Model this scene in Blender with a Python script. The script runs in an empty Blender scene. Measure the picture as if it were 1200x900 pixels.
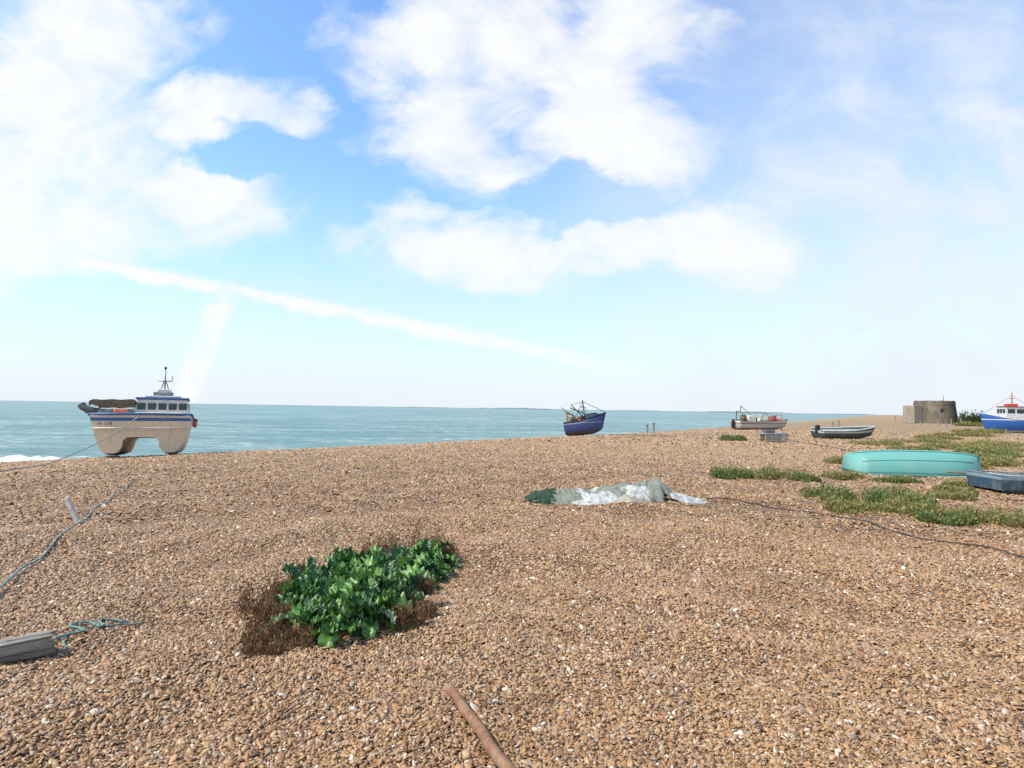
import bpy, math, random
import numpy as np
from mathutils import Vector, Matrix
random.seed(4); rng=np.random.default_rng(7)
S=bpy.context.scene
COL=S.collection
R=math.radians

# ---------------------------------------------------------------- terrain
CY=[-3000,-200,-40,0,10,17,22.6,31,43,64,200,400,1500,12000]
CX=[-2200,-90,-33,-18,-14.6,-12.8,-11.5,-4.3,4.8,23.4,112,235,900,7400]
SEA=-3.3
def gzv(x,y):
    x=np.asarray(x,float); y=np.asarray(y,float)
    s=(np.interp(y,CY,CX)-x)*0.72
    sp=np.maximum(s+2.0,0)
    z=-0.105*(np.sqrt(sp*sp+9)-3)
    z=np.maximum(z,-9)
    r=np.hypot(x,y)
    f=1/(1+(r/20)**4)
    z=z+f*(0.055*np.sin(.7*x+.3*y+1)*np.sin(.5*y-.2*x)+.03*np.sin(1.9*x+.8*y+np.sin(y))+.025*np.sin(2.3*y-1.1*x+2+np.sin(1.3*x))+.028*np.sin(4.1*x+2.2*y+2*np.sin(1.1*y))*np.sin(2.9*y-1.7*x))
    return z-.04*f
def gz(x,y): return float(gzv(x,y))

# ---------------------------------------------------------------- node helpers
class T:
    def __init__(s,tree): s.t=tree; s.n=tree.nodes; s.l=tree.links
    def new(s,typ,**k):
        n=s.n.new(typ)
        for a,b in k.items(): setattr(n,a,b)
        return n
    def inp(s,sock,v):
        if v is None: return
        if isinstance(v,bpy.types.NodeSocket): s.l.new(v,sock)
        else: sock.default_value=v
    def m(s,op,a,b=None,c=None,clamp=False):
        n=s.new('ShaderNodeMath',operation=op); n.use_clamp=clamp
        for i,v in enumerate((a,b,c)): s.inp(n.inputs[i],v)
        return n.outputs[0]
    def mix(s,f,a,b,mode='MIX'):
        n=s.new('ShaderNodeMix',data_type='RGBA',blend_type=mode)
        s.inp(n.inputs[0],f); s.inp(n.inputs[6],a); s.inp(n.inputs[7],b)
        return n.outputs[2]
    def ramp(s,f,stops,interp='LINEAR'):
        n=s.new('ShaderNodeValToRGB'); cr=n.color_ramp; cr.interpolation=interp
        while len(cr.elements)<len(stops): cr.elements.new(0.5)
        for e,(p,c) in zip(cr.elements,stops):
            e.position=p; e.color=(c[0],c[1],c[2],1) if not isinstance(c,(int,float)) else (c,c,c,1)
        s.inp(n.inputs[0],f); return n.outputs[0]
    def noise(s,vec,scale,detail=4,rough=.55,dist=0):
        n=s.new('ShaderNodeTexNoise'); s.inp(n.inputs['Vector'],vec)
        n.inputs['Scale'].default_value=scale; n.inputs['Detail'].default_value=detail
        n.inputs['Roughness'].default_value=rough; n.inputs['Distortion'].default_value=dist
        return n
    def smooth(s,v,a,b):
        n=s.new('ShaderNodeMapRange',interpolation_type='SMOOTHSTEP')
        s.inp(n.inputs[0],v); n.inputs[1].default_value=a; n.inputs[2].default_value=b
        return n.outputs[0]
def c4(c): return (c[0],c[1],c[2],1)
def newmat(name):
    m=bpy.data.materials.new(name); m.use_nodes=True
    t=T(m.node_tree); p=t.n['Principled BSDF']
    return m,t,p
def bump(t,p,h,strength,dist):
    b=t.new('ShaderNodeBump'); b.inputs['Strength'].default_value=strength
    b.inputs['Distance'].default_value=dist; t.inp(b.inputs['Height'],h)
    t.l.new(b.outputs[0],p.inputs['Normal'])
def mat(name,col,rough=.6,var=.35,scale=4,metal=0,col2=None,bs=.15,bd=.01,fine=40,stretch=None):
    m,t,p=newmat(name)
    tc=t.new('ShaderNodeTexCoord').outputs['Object']
    if stretch:
        mp=t.new('ShaderNodeMapping'); mp.inputs['Scale'].default_value=stretch; t.l.new(tc,mp.inputs[0]); tc=mp.outputs[0]
    n=t.noise(tc,scale,6,.65); n2=t.noise(tc,fine,4,.6)
    c2=col2 if col2 else tuple(x*(1-var) for x in col)
    f=t.smooth(n.outputs[0],.38,.66)
    c=t.mix(f,c4(col),c4(c2))
    c=t.mix(t.m('MULTIPLY',t.smooth(n2.outputs[0],.3,.8),.5),c,c4(tuple(x*.4 for x in col)))
    t.l.new(c,p.inputs['Base Color']); p.inputs['Roughness'].default_value=rough
    p.inputs['Metallic'].default_value=metal
    bump(t,p,n2.outputs[0],bs,bd)
    return m
def hullmat(name,bands,rough=.45,rust=.3,rustcol=(.16,.09,.05)):
    m,t,p=newmat(name)
    tc=t.new('ShaderNodeTexCoord').outputs['Object']
    sx=t.new('ShaderNodeSeparateXYZ'); t.l.new(tc,sx.inputs[0]); z=sx.outputs[2]
    c=c4(bands[0][1])
    for z0,cc in bands[1:]:
        c=t.mix(t.m('GREATER_THAN',z,z0),c,c4(cc))
    mp=t.new('ShaderNodeMapping'); mp.inputs['Scale'].default_value=(3,3,.6); t.l.new(tc,mp.inputs[0])
    n=t.noise(mp.outputs[0],3,8,.7); f=t.smooth(n.outputs[0],.50,.70)
    c=t.mix(t.m('MULTIPLY',f,rust),c,c4(rustcol))
    n3=t.noise(tc,2.2,8,.75); c=t.mix(t.m('MULTIPLY',t.smooth(n3.outputs[0],.5,.7),rust*.7),c,(.45,.42,.36,1))
    n2=t.noise(tc,30,4,.6)
    c=t.mix(t.m('MULTIPLY',n2.outputs[0],.2),c,(.12,.1,.08,1))
    t.l.new(c,p.inputs['Base Color']); p.inputs['Roughness'].default_value=rough
    bump(t,p,t.m('ADD',n2.outputs[0],t.m('MULTIPLY',n3.outputs[0],2)),.15,.012)
    return m

# ---------------------------------------------------------------- mesh helpers
class MB:
    def __init__(s): s.v=[]; s.f=[]
    def add(s,vs,fs):
        o=len(s.v); s.v+= [tuple(v) for v in vs]; s.f+=[tuple(i+o for i in f) for f in fs]; return s
    def box(s,sx,sy,sz,loc=(0,0,0),rot=(0,0,0),b=.012,top=1.0):
        from mathutils import Euler
        M=Euler(rot).to_matrix(); b=min(b,sx*.3,sy*.3,sz*.3)
        vs=[];idx={}
        hx,hy,hz=sx/2,sy/2,sz/2
        for i in (-1,1):
            for j in (-1,1):
                for k in (-1,1):
                    q=top if k>0 else 1
                    for a,(dx,dy,dz) in enumerate(((0,b,b),(b,0,b),(b,b,0))):
                        idx[(i,j,k,a)]=len(vs)
                        vs.append(M@Vector((i*(hx*q-dx),j*(hy*q-dy),k*(hz-dz)))+Vector(loc))
        fs=[]
        for i in (-1,1): fs.append([idx[(i,a,c,0)] for a,c in ((-1,-1),(1,-1),(1,1),(-1,1))])
        for i in (-1,1): fs.append([idx[(a,i,c,1)] for a,c in ((-1,-1),(1,-1),(1,1),(-1,1))])
        for i in (-1,1): fs.append([idx[(a,c,i,2)] for a,c in ((-1,-1),(1,-1),(1,1),(-1,1))])
        for i in (-1,1):
            for j in (-1,1):
                fs.append([idx[(i,j,-1,0)],idx[(i,j,1,0)],idx[(i,j,1,1)],idx[(i,j,-1,1)]])
                fs.append([idx[(i,-1,j,0)],idx[(i,1,j,0)],idx[(i,1,j,2)],idx[(i,-1,j,2)]])
                fs.append([idx[(-1,i,j,1)],idx[(1,i,j,1)],idx[(1,i,j,2)],idx[(-1,i,j,2)]])
                for k in (-1,1): fs.append([idx[(i,j,k,0)],idx[(i,j,k,1)],idx[(i,j,k,2)]])
        return s.add(vs,fs)
    def tube(s,pts,r,n=8,r2=None,cap=True):
        P=[Vector(p) for p in pts]; vs=[]; fs=[]; N=len(P)
        for i,p in enumerate(P):
            d=(P[min(i+1,N-1)]-P[max(i-1,0)]).normalized()
            a=d.orthogonal() if abs(d.z)>.95 else d.cross(Vector((0,0,1)))
            a.normalize(); b=d.cross(a)
            rr=r if r2 is None else r+(r2-r)*i/(N-1)
            for k in range(n):
                t=2*math.pi*k/n; vs.append(p+a*rr*math.cos(t)+b*rr*math.sin(t))
        for i in range(N-1):
            for k in range(n):
                fs.append((i*n+k,i*n+(k+1)%n,(i+1)*n+(k+1)%n,(i+1)*n+k))
        if cap: fs.append(tuple(range(n))); fs.append(tuple((N-1)*n+k for k in range(n)))
        return s.add(vs,fs)
    def ball(s,c,rx,ry,rz,n=14,m=9):
        vs=[];fs=[]
        for j in range(m+1):
            th=math.pi*j/m
            for i in range(n):
                ph=2*math.pi*i/n
                vs.append((c[0]+rx*math.sin(th)*math.cos(ph),c[1]+ry*math.sin(th)*math.sin(ph),c[2]+rz*math.cos(th)))
        for j in range(m):
            for i in range(n):
                fs.append((j*n+i,j*n+(i+1)%n,(j+1)*n+(i+1)%n,(j+1)*n+i))
        return s.add(vs,fs)
    def rough(s,c,rx,ry,rz,seed=0,amp=.3):
        from mathutils import noise as mnn
        o=len(s.v); s.ball(c,rx,ry,rz,20,14)
        for i in range(o,len(s.v)):
            v=Vector(s.v[i]); d=v-Vector(c); q=1+amp*mnn.noise(v*3.1+Vector((seed,0,0)))*1.6+amp*.5*mnn.noise(v*8)
            s.v[i]=tuple(Vector(c)+d*q)
        return s
    def obj(s,name,m,parent=None,smooth=False,label=None):
        me=bpy.data.meshes.new(name); me.from_pydata(s.v,[],s.f); me.update()
        import bmesh
        bm=bmesh.new(); bm.from_mesh(me); bmesh.ops.remove_doubles(bm,verts=bm.verts,dist=1e-5)
        bmesh.ops.recalc_face_normals(bm,faces=bm.faces); bm.to_mesh(me); bm.free()
        if m: me.materials.append(m)
        if smooth: me.polygons.foreach_set('use_smooth',[True]*len(me.polygons))
        o=bpy.data.objects.new(name,me); COL.objects.link(o)
        if smooth=='auto':
            md=o.modifiers.new('es','EDGE_SPLIT'); md.split_angle=R(40)
        if parent: o.parent=parent
        if label: o['label']=label
        return o
def fastmesh(name,V,F,m,parent=None,smooth=False,validate=True):
    me=bpy.data.meshes.new(name)
    V=np.asarray(V,np.float32); F=np.asarray(F,np.int32); k=F.shape[1]
    me.vertices.add(len(V)); me.vertices.foreach_set('co',V.ravel())
    me.loops.add(F.size); me.loops.foreach_set('vertex_index',F.ravel())
    me.polygons.add(len(F)); me.polygons.foreach_set('loop_start',np.arange(len(F),dtype=np.int32)*k)
    me.update(calc_edges=True)
    if validate: me.validate()
    if smooth: me.polygons.foreach_set('use_smooth',np.ones(len(F),dtype=bool))
    if m: me.materials.append(m)
    o=bpy.data.objects.new(name,me); COL.objects.link(o)
    if parent: o.parent=parent
    return o
def thing(name,label,cat,loc,rot=(0,0,0),group=None):
    e=bpy.data.objects.new(name,None); e.empty_display_size=.3; COL.objects.link(e)
    e.location=loc; e.rotation_euler=rot; e['label']=label; e['category']=cat
    if group: e['group']=group
    return e
def tag(o,label,cat,group=None):
    o['label']=label;o['category']=cat
    if group:o['group']=group
    return o

# ---------------------------------------------------------------- camera
cam=bpy.data.cameras.new('camera'); co=bpy.data.objects.new('camera',cam); COL.objects.link(co)
cam.sensor_width=36; cam.lens=36*715/1200; cam.clip_start=.05; cam.clip_end=60000
CH=1.8
co.matrix_world=Matrix.Translation((0,0,CH))@Matrix.Rotation(R(90+2.32),4,'X')@Matrix.Rotation(.0165,4,'Z')
S.camera=co
S.view_settings.view_transform='Standard'; S.view_settings.look='None'; S.view_settings.exposure=0

# ---------------------------------------------------------------- light
SUN_EL=R(50); SUN_AZ=R(-112)
sd=Vector((math.sin(SUN_AZ)*math.cos(SUN_EL),math.cos(SUN_AZ)*math.cos(SUN_EL),math.sin(SUN_EL)))
sl=bpy.data.lights.new('sun','SUN'); sl.energy=5.0; sl.angle=R(.5); sl.color=(1,.94,.83)
so=bpy.data.objects.new('sun',sl); COL.objects.link(so); so.rotation_euler=sd.to_track_quat('Z','Y').to_euler()
W=bpy.data.worlds.new('World'); S.world=W; W.use_nodes=True
t=T(W.node_tree); bg=t.n['Background']
sky=t.new('ShaderNodeTexSky',sky_type='NISHITA'); sky.sun_disc=False; sky.sun_elevation=SUN_EL; sky.sun_rotation=SUN_AZ
sky.air_density=1.0; sky.dust_density=.4; sky.ozone_density=2.0
tc=t.new('ShaderNodeTexCoord').outputs['Generated']
sx=t.new('ShaderNodeSeparateXYZ'); t.l.new(tc,sx.inputs[0])
yy=t.m('MAXIMUM',sx.outputs[1],.12)
u=t.m('DIVIDE',sx.outputs[0],yy); w=t.m('DIVIDE',sx.outputs[2],yy)
cv=t.new('ShaderNodeCombineXYZ'); t.l.new(u,cv.inputs[0]); t.l.new(w,cv.inputs[1])
mp=t.new('ShaderNodeMapping'); mp.inputs['Scale'].default_value=(1,1.5,1); mp.inputs['Rotation'].default_value=(0,0,R(-12)); t.l.new(cv.outputs[0],mp.inputs[0]); P2=mp.outputs[0]
nd=t.noise(P2,4.0,6,.58); nd2=t.noise(P2,5.0,9,.60,.5); nd3=t.noise(P2,16,6,.55)
sc=t.new('ShaderNodeSeparateColor'); t.l.new(nd.outputs['Color'],sc.inputs[0])
ud=t.m('ADD',u,t.m('MULTIPLY',t.m('SUBTRACT',sc.outputs[0],.5),.34))
wd=t.m('ADD',w,t.m('MULTIPLY',t.m('SUBTRACT',sc.outputs[1],.5),.24))
def blob(cx,cy,rx,ry,k=1.0):
    a=t.m('POWER',t.m('ABSOLUTE',t.m('DIVIDE',t.m('SUBTRACT',ud,cx),rx)),2)
    b=t.m('POWER',t.m('ABSOLUTE',t.m('DIVIDE',t.m('SUBTRACT',wd,cy),ry)),2)
    v=t.m('SUBTRACT',1,t.m('ADD',a,b),clamp=True)
    return t.m('MULTIPLY',v,k) if k!=1 else v
bl=[(-.84,.46,.36,.30),(-.55,.35,.22,.11),(-.82,.30,.34,.13),(-.48,.50,.17,.08),(-.72,.62,.22,.15),
    (-.06,.62,.28,.17),(.13,.52,.21,.18),(-.12,.47,.16,.13),(-.02,.40,.17,.07,.8),(.22,.43,.11,.12,.9),(.18,.64,.15,.17,.9),
    (.03,.262,.38,.075),(.32,.29,.20,.10),(.0,.215,.17,.055,.8),(-.15,.285,.15,.05,.8)]
acc=None
for b in bl:
    v=blob(*b); acc=v if acc is None else t.m('MAXIMUM',acc,v)
hole=blob(.11,.365,.18,.06,1.2); hole2=blob(-.44,.43,.11,.055,1.0)
acc=t.m('SUBTRACT',acc,t.m('MAXIMUM',hole,hole2),clamp=True)
edge=t.smooth(acc,0,.45)
acc=t.m('ADD',acc,t.m('MULTIPLY',t.m('MULTIPLY',t.m('SUBTRACT',nd2.outputs[0],.53),2.3),edge))
cl=t.smooth(acc,-.02,1.0)
cl=t.m('POWER',cl,.68)
cl=t.m('MULTIPLY',cl,t.m('ADD',.90,t.m('MULTIPLY',nd3.outputs[0],.18)),clamp=True)
def trail(x1,y1,x2,y2,wd0,k,grow=0):
    L=math.hypot(x2-x1,y2-y1); dx,dy=(x2-x1)/L,(y2-y1)/L
    wob=t.m('MULTIPLY',t.m('SUBTRACT',nd3.outputs[0],.5),.028)
    px=t.m('SUBTRACT',u,x1); py=t.m('SUBTRACT',w,y1)
    al=t.m('DIVIDE',t.m('ADD',t.m('MULTIPLY',px,dx),t.m('MULTIPLY',py,dy)),L)
    pe=t.m('ADD',t.m('ADD',t.m('MULTIPLY',px,-dy),t.m('MULTIPLY',py,dx)),wob)
    g=t.smooth(t.m('SUBTRACT',1,t.m('DIVIDE',t.m('ABSOLUTE',pe),wd0),clamp=True),0,1)
    e=t.m('MULTIPLY',t.smooth(al,-.08,.1),t.m('SUBTRACT',1,t.smooth(al,.7,1.08)))
    r=t.m('MULTIPLY',t.m('MULTIPLY',g,e),t.m('ADD',.35,t.smooth(nd3.outputs[0],.3,.6)))
    return t.m('MULTIPLY',r,k,clamp=True)
tr=t.m('MAXIMUM',trail(-.82,.25,.19,.07,.019,1.1),trail(-.475,.19,-.545,-.02,.034,1.15))
veil=blob(.82,.25,.9,.75,.85)
vl=blob(-.2,.03,1.3,.2,.3)
vv=t.m('MULTIPLY',t.m('MAXIMUM',veil,vl),t.m('ADD',.55,t.m('MULTIPLY',t.smooth(nd2.outputs[0],.3,.75),.8)))
front=t.smooth(sx.outputs[1],.05,.3)
g=t.noise(tc,2.2,7,.6); gen=t.m('MULTIPLY',t.smooth(g.outputs[0],.5,.66),t.m('SUBTRACT',1,front))
tot=t.m('MAXIMUM',t.m('MULTIPLY',t.m('MAXIMUM',cl,tr),front),gen,clamp=True)
skc=t.mix(1.0,sky.outputs[0],(2.2,2.65,3.0,1),'MULTIPLY')
hz=t.m('SUBTRACT',1,t.smooth(sx.outputs[2],-.08,.40))
skc=t.mix(t.m('MULTIPLY',hz,.92),skc,(7.5,8.4,9.6,1))
hz2=t.m('SUBTRACT',1,t.smooth(sx.outputs[2],-.02,.12))
skc=t.mix(t.m('MULTIPLY',hz2,.6),skc,(8.7,9.15,9.7,1))
skc=t.mix(t.m('MULTIPLY',vv,front,clamp=True),skc,(8.3,8.95,9.8,1))
cc=t.mix(t.smooth(nd3.outputs[0],.3,.7),(9.6,9.8,9.95,1),(10,10.1,10.2,1))
fin=t.mix(t.m('MULTIPLY',tot,.98),skc,cc)
t.l.new(fin,bg.inputs[0]); bg.inputs[1].default_value=.1

# ---------------------------------------------------------------- materials
PEB=[(0,(.06,.028,.013)),(.13,(.25,.115,.042)),(.29,(.44,.245,.10)),(.42,(.29,.14,.055)),(.55,(.50,.305,.135)),(.67,(.37,.185,.072)),(.79,(.50,.34,.18)),(.87,(.25,.175,.12)),(.95,(.50,.37,.235)),(1,(.76,.68,.55))]
mg,t,p=newmat('shingle')
tc=t.new('ShaderNodeTexCoord').outputs['Object']
dn=t.noise(tc,9,3)
wv=t.new('ShaderNodeVectorMath',operation='MULTIPLY_ADD'); t.l.new(dn.outputs['Color'],wv.inputs[0]); wv.inputs[1].default_value=(.05,.05,.05); t.l.new(tc,wv.inputs[2])
v1=t.new('ShaderNodeTexVoronoi'); v1.inputs['Scale'].default_value=30; v1.inputs['Randomness'].default_value=1; t.l.new(wv.outputs[0],v1.inputs['Vector'])
s1=t.new('ShaderNodeSeparateColor'); t.l.new(v1.outputs['Color'],s1.inputs[0])
c=t.ramp(s1.outputs[0],PEB)
v2=t.new('ShaderNodeTexVoronoi'); v2.inputs['Scale'].default_value=8; t.l.new(wv.outputs[0],v2.inputs['Vector'])
s2=t.new('ShaderNodeSeparateColor'); t.l.new(v2.outputs['Color'],s2.inputs[0])
cd=t.new('ShaderNodeVectorMath',operation='LENGTH'); t.l.new(tc,cd.inputs[0])
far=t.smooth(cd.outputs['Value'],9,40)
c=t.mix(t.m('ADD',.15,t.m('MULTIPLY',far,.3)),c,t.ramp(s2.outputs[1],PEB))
gap_shade=t.ramp(v1.outputs['Distance'],[(.25,.85),(.75,.2)])  # self-shadow between pebbles, painted as darker cell edges
c=t.mix(t.m('SUBTRACT',1,t.m('MULTIPLY',far,.6)),c,gap_shade,'MULTIPLY')
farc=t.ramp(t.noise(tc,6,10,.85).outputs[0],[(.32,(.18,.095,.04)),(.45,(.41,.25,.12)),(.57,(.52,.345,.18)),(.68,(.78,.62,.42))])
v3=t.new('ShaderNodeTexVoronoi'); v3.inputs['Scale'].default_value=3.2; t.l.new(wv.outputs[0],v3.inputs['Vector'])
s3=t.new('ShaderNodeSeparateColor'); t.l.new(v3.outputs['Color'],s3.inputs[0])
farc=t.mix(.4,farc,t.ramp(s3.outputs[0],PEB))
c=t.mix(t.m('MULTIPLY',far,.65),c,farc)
big=t.noise(tc,.35,6,.65); c=t.mix(t.m('MULTIPLY',t.smooth(big.outputs[0],.4,.7),.25),c,(.54,.35,.18,1))
big2=t.noise(tc,1.3,6,.7); c=t.mix(t.m('MULTIPLY',t.smooth(big2.outputs[0],.48,.75),.45),c,(.18,.10,.045,1))
sxx=t.new('ShaderNodeSeparateXYZ'); t.l.new(tc,sxx.inputs[0])
tur=t.m('MULTIPLY',t.m('MULTIPLY',t.smooth(t.noise(tc,.16,7,.7).outputs[0],.43,.56),t.m('MULTIPLY',t.smooth(sxx.outputs[0],9,20),t.smooth(sxx.outputs[1],16,26))),t.smooth(t.noise(tc,1.5,5,.7).outputs[0],.40,.53))
c=t.mix(t.m('MULTIPLY',tur,.65),c,(.25,.21,.075,1))
t.l.new(c,p.inputs['Base Color']); p.inputs['Roughness'].default_value=.75
hh=t.m('ADD',t.m('MULTIPLY',v1.outputs['Distance'],-1),t.m('MULTIPLY',t.m('ADD',v2.outputs['Distance'],t.m('MULTIPLY',big2.outputs[0],2)),.6))
hh=t.m('ADD',hh,t.m('MULTIPLY',t.m('MULTIPLY',v3.outputs['Distance'],far),-2))
bump(t,p,hh,1.0,.04)
mpb,t,p=newmat('pebble')
at=t.new('ShaderNodeAttribute',attribute_type='GEOMETRY',attribute_name='tone')
tc=t.new('ShaderNodeTexCoord').outputs['Object']
c=t.ramp(at.outputs['Fac'],PEB)
n=t.noise(tc,60,4,.7); c=t.mix(t.m('MULTIPLY',t.smooth(n.outputs[0],.4,.7),.35),c,(.43,.265,.13,1))
pn=t.noise(tc,.5,5,.65); c=t.mix(t.m('MULTIPLY',t.smooth(pn.outputs[0],.42,.68),.45),c,t.mix(1,c,(.70,.60,.50,1),'MULTIPLY'))
cd=t.new('ShaderNodeVectorMath',operation='LENGTH'); t.l.new(tc,cd.inputs[0])
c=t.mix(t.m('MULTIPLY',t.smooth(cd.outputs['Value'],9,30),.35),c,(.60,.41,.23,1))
t.l.new(c,p.inputs['Base Color']); p.inputs['Roughness'].default_value=.5
# sea
ms,t,p=newmat('sea_water')
tc=t.new('ShaderNodeTexCoord').outputs['Object']
mp=t.new('ShaderNodeMapping'); mp.inputs['Scale'].default_value=(.35,1,1); mp.inputs['Rotation'].default_value=(0,0,R(-25)); t.l.new(tc,mp.inputs[0])
n1=t.noise(mp.outputs[0],.9,8,.65); n2=t.noise(mp.outputs[0],.10,7,.65); n3=t.noise(mp.outputs[0],.006,5,.6)
c=t.mix(t.smooth(n2.outputs[0],.38,.62),(.11,.23,.215,1),(.24,.35,.30,1))
c=t.mix(t.m('MULTIPLY',t.smooth(n3.outputs[0],.4,.62),.5),c,(.10,.19,.20,1))
c=t.mix(t.m('MULTIPLY',t.smooth(n1.outputs[0],.5,.62),.45),c,(.42,.48,.44,1))
wc=t.m('MULTIPLY',t.smooth(n1.outputs[0],.57,.63),t.smooth(n2.outputs[0],.46,.58))
c=t.mix(wc,c,(.85,.88,.88,1))
t.l.new(c,p.inputs['Base Color']); p.inputs['Roughness'].default_value=.4; p.inputs['IOR'].default_value=1.2
bump(t,p,t.m('ADD',n1.outputs[0],t.m('MULTIPLY',n2.outputs[0],3)),1,.6)

# ---------------------------------------------------------------- ground, sea, distant shore
na,nr=420,235
rad=np.concatenate([[.4],np.geomspace(.8,14000,nr-1)])
ang=np.linspace(0,2*np.pi,na,endpoint=False)
A,Rr=np.meshgrid(ang,rad); X=Rr*np.cos(A); Y=Rr*np.sin(A); Z=gzv(X,Y)
V=np.stack([X,Y,Z],-1).reshape(-1,3); V=np.vstack([V,[0,0,gz(0,0)]])
i,j=np.meshgrid(np.arange(nr-1),np.arange(na),indexing='ij'); j2=(j+1)%na
F=np.stack([i*na+j,i*na+j2,(i+1)*na+j2,(i+1)*na+j],-1).reshape(-1,4)
cF=np.array([[nr*na,k,(k+1)%na,(k+2)%na] for k in range(0,na,2)])
F=np.vstack([F[:,::-1],cF])
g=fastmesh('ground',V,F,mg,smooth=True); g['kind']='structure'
b=MB(); b.add([(-30000,-3000,SEA),(30000,-3000,SEA),(30000,40000,SEA),(-30000,40000,SEA)],[(0,1,2,3)])
o=b.obj('sea',ms); o['kind']='structure'
mds=mat('far_shore',(.20,.26,.28),.9,.3,.002,fine=.01)  # distance haze is put into the blue-grey base colour
vs=[];fs=[];N=120
for k in range(N+1):
    tt=-.45+ (1.05)*k/N; yy_=7000; x=tt*yy_
    h=max(1,7+8*math.sin(k*.21)*math.sin(k*.07+1)+random.uniform(-3,5))*min(1,(k+3)/40)
    vs+=[(x,yy_,SEA),(x,yy_+40,SEA+h),(x,yy_+900,SEA+h*.8)]
    if k: a=3*k; fs+=[(a-3,a,a+1,a-2),(a-2,a+1,a+2,a-1)]
o=MB().add(vs,fs).obj('distant_shore',mds); o['kind']='structure'
# surf
mf=mat('foam',(.82,.84,.84),.6,.15,3)
vs=[];fs=[];k=0
for y in np.arange(12,51.5,.3):
    xc=float(np.interp(y,CY,CX)); lo,hi=xc,xc-120
    for _ in range(30):
        mid_=(lo+hi)/2
        if gz(mid_,y)>SEA: lo=mid_
        else: hi=mid_
    wob=math.sin(y*.8)*1.0+math.sin(y*2.3)*.4; en=min(1,(51.5-y)/3)
    for q,(dx,dz) in enumerate(((1.0,.02),(.3,.2),(-.6,.5),(-1.4,.42),(-2.4,.12),(-3.6,-.15))):
        vs.append((lo+dx*1.3+wob*(q/3),y+random.uniform(-.1,.1),SEA+en*(dz*(1+.5*math.sin(y*1.1))+random.uniform(-.1,.25)*(0<q<5))))
    if k:
        a=6*k
        for q in range(5): fs.append((a-6+q,a-5+q,a+1+q,a+q))
    k+=1
o=MB().add(vs,fs).obj('surf',mf,smooth=True); o['kind']='structure'

# ---------------------------------------------------------------- pebbles (one real mesh, low domes)
def zone(r0,r1,dens,smin,smax,fade=False,a0=49,amin=None):
    a0=R(a0); lo=-a0 if amin is None else R(amin); area=(a0-lo)/2*(r1*r1-r0*r0); n=int(area*dens)
    r=np.sqrt(rng.uniform(r0*r0,r1*r1,n)); a=rng.uniform(lo,a0,n)
    if fade:
        keep=rng.random(n)>((r-r0)/(r1-r0))**1.5; r=r[keep];a=a[keep]
    x=r*np.sin(a); y=r*np.cos(a)
    s=(np.interp(y,CY,CX)-x)*.72; k=s<9; x=x[k];y=y[k]
    sz=np.exp(rng.normal(math.log((smin*smax)**.5),.38,len(x))).clip(smin*.6,smax*2.0)
    return x,y,sz
def domes(x,y,sz,ring,levels):
    n=len(x); nv=1+ring*len(levels)
    rzz=rng.uniform(0,6.28,n); sx_=sz*rng.uniform(1,1.6,n); sy_=sz*rng.uniform(.65,1.0,n); sz_=sz*rng.uniform(.4,.75,n)
    P=np.zeros((n,nv,3),np.float32)
    P[:,0,0]=rng.uniform(-.3,.3,n); P[:,0,1]=rng.uniform(-.3,.3,n); P[:,0,2]=rng.uniform(.8,1.05,n)
    for l,(rf,zf) in enumerate(levels):
        th=(np.arange(ring)+.5*l)/ring*2*np.pi
        rr=rf*(1+rng.uniform(-.22,.22,(n,ring)))
        P[:,1+l*ring:1+(l+1)*ring,0]=rr*np.cos(th); P[:,1+l*ring:1+(l+1)*ring,1]=rr*np.sin(th)
        P[:,1+l*ring:1+(l+1)*ring,2]=zf+rng.uniform(-.13,.13,(n,ring))
    P[:,:,0]*=sx_[:,None]; P[:,:,1]*=sy_[:,None]; P[:,:,2]*=sz_[:,None]
    P[:,:,2]+=P[:,:,0]*rng.normal(0,.38,n)[:,None]+P[:,:,1]*rng.normal(0,.38,n)[:,None]
    c,s=np.cos(rzz)[:,None],np.sin(rzz)[:,None]
    X=P[:,:,0]*c-P[:,:,1]*s; Y=P[:,:,0]*s+P[:,:,1]*c
    z0=gzv(x,y)+rng.uniform(-.004,.012,n)
    V=np.stack([X+x[:,None],Y+y[:,None],P[:,:,2]+z0[:,None]],-1).reshape(-1,3)
    f=[]
    for k in range(ring): f.append((0,1+k,1+(k+1)%ring))
    for l in range(len(levels)-1):
        for k in range(ring):
            a=1+l*ring+k; b_=1+l*ring+(k+1)%ring; c_=1+(l+1)*ring+k; d_=1+(l+1)*ring+(k+1)%ring
            f.append((a,c_,b_)); f.append((b_,c_,d_))
    f=np.array(f,np.int64)
    F=(f[None]+ (np.arange(n)*nv)[:,None,None]).reshape(-1,3)
    return V,F,np.repeat(rng.random(n).astype(np.float32),nv)
parts=[(zone(2.1,4.4,5900,.0052,.0130),7,[(.55,.85),(.98,.35),(.9,-.3)]),
       (zone(4.4,7,4600,.0056,.0138),6,[(.7,.65),(1,-.15)]),
       (zone(7,11,2600,.0074,.0160),5,[(.75,.55),(1,-.2)]),
       (zone(11,17,1150,.0108,.0212),5,[(.95,-.05)]),
       (zone(17,34,340,.0155,.030),4,[(.95,-.05)]),
       (zone(34,90,55,.030,.060,True,45,-8),4,[(.95,-.05)])]
Vs=[];Fs=[];Ts=[];off=0
for (x,y,sz),ring,lv in parts:
    V,F,tn=domes(x,y,sz,ring,lv); Vs.append(V); Fs.append(F+off); Ts.append(tn); off+=len(V)
V=np.concatenate(Vs);F=np.concatenate(Fs);tn=np.concatenate(Ts)
po=fastmesh('shingle_pebbles',V,F,mpb,smooth=True,validate=False)
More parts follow.
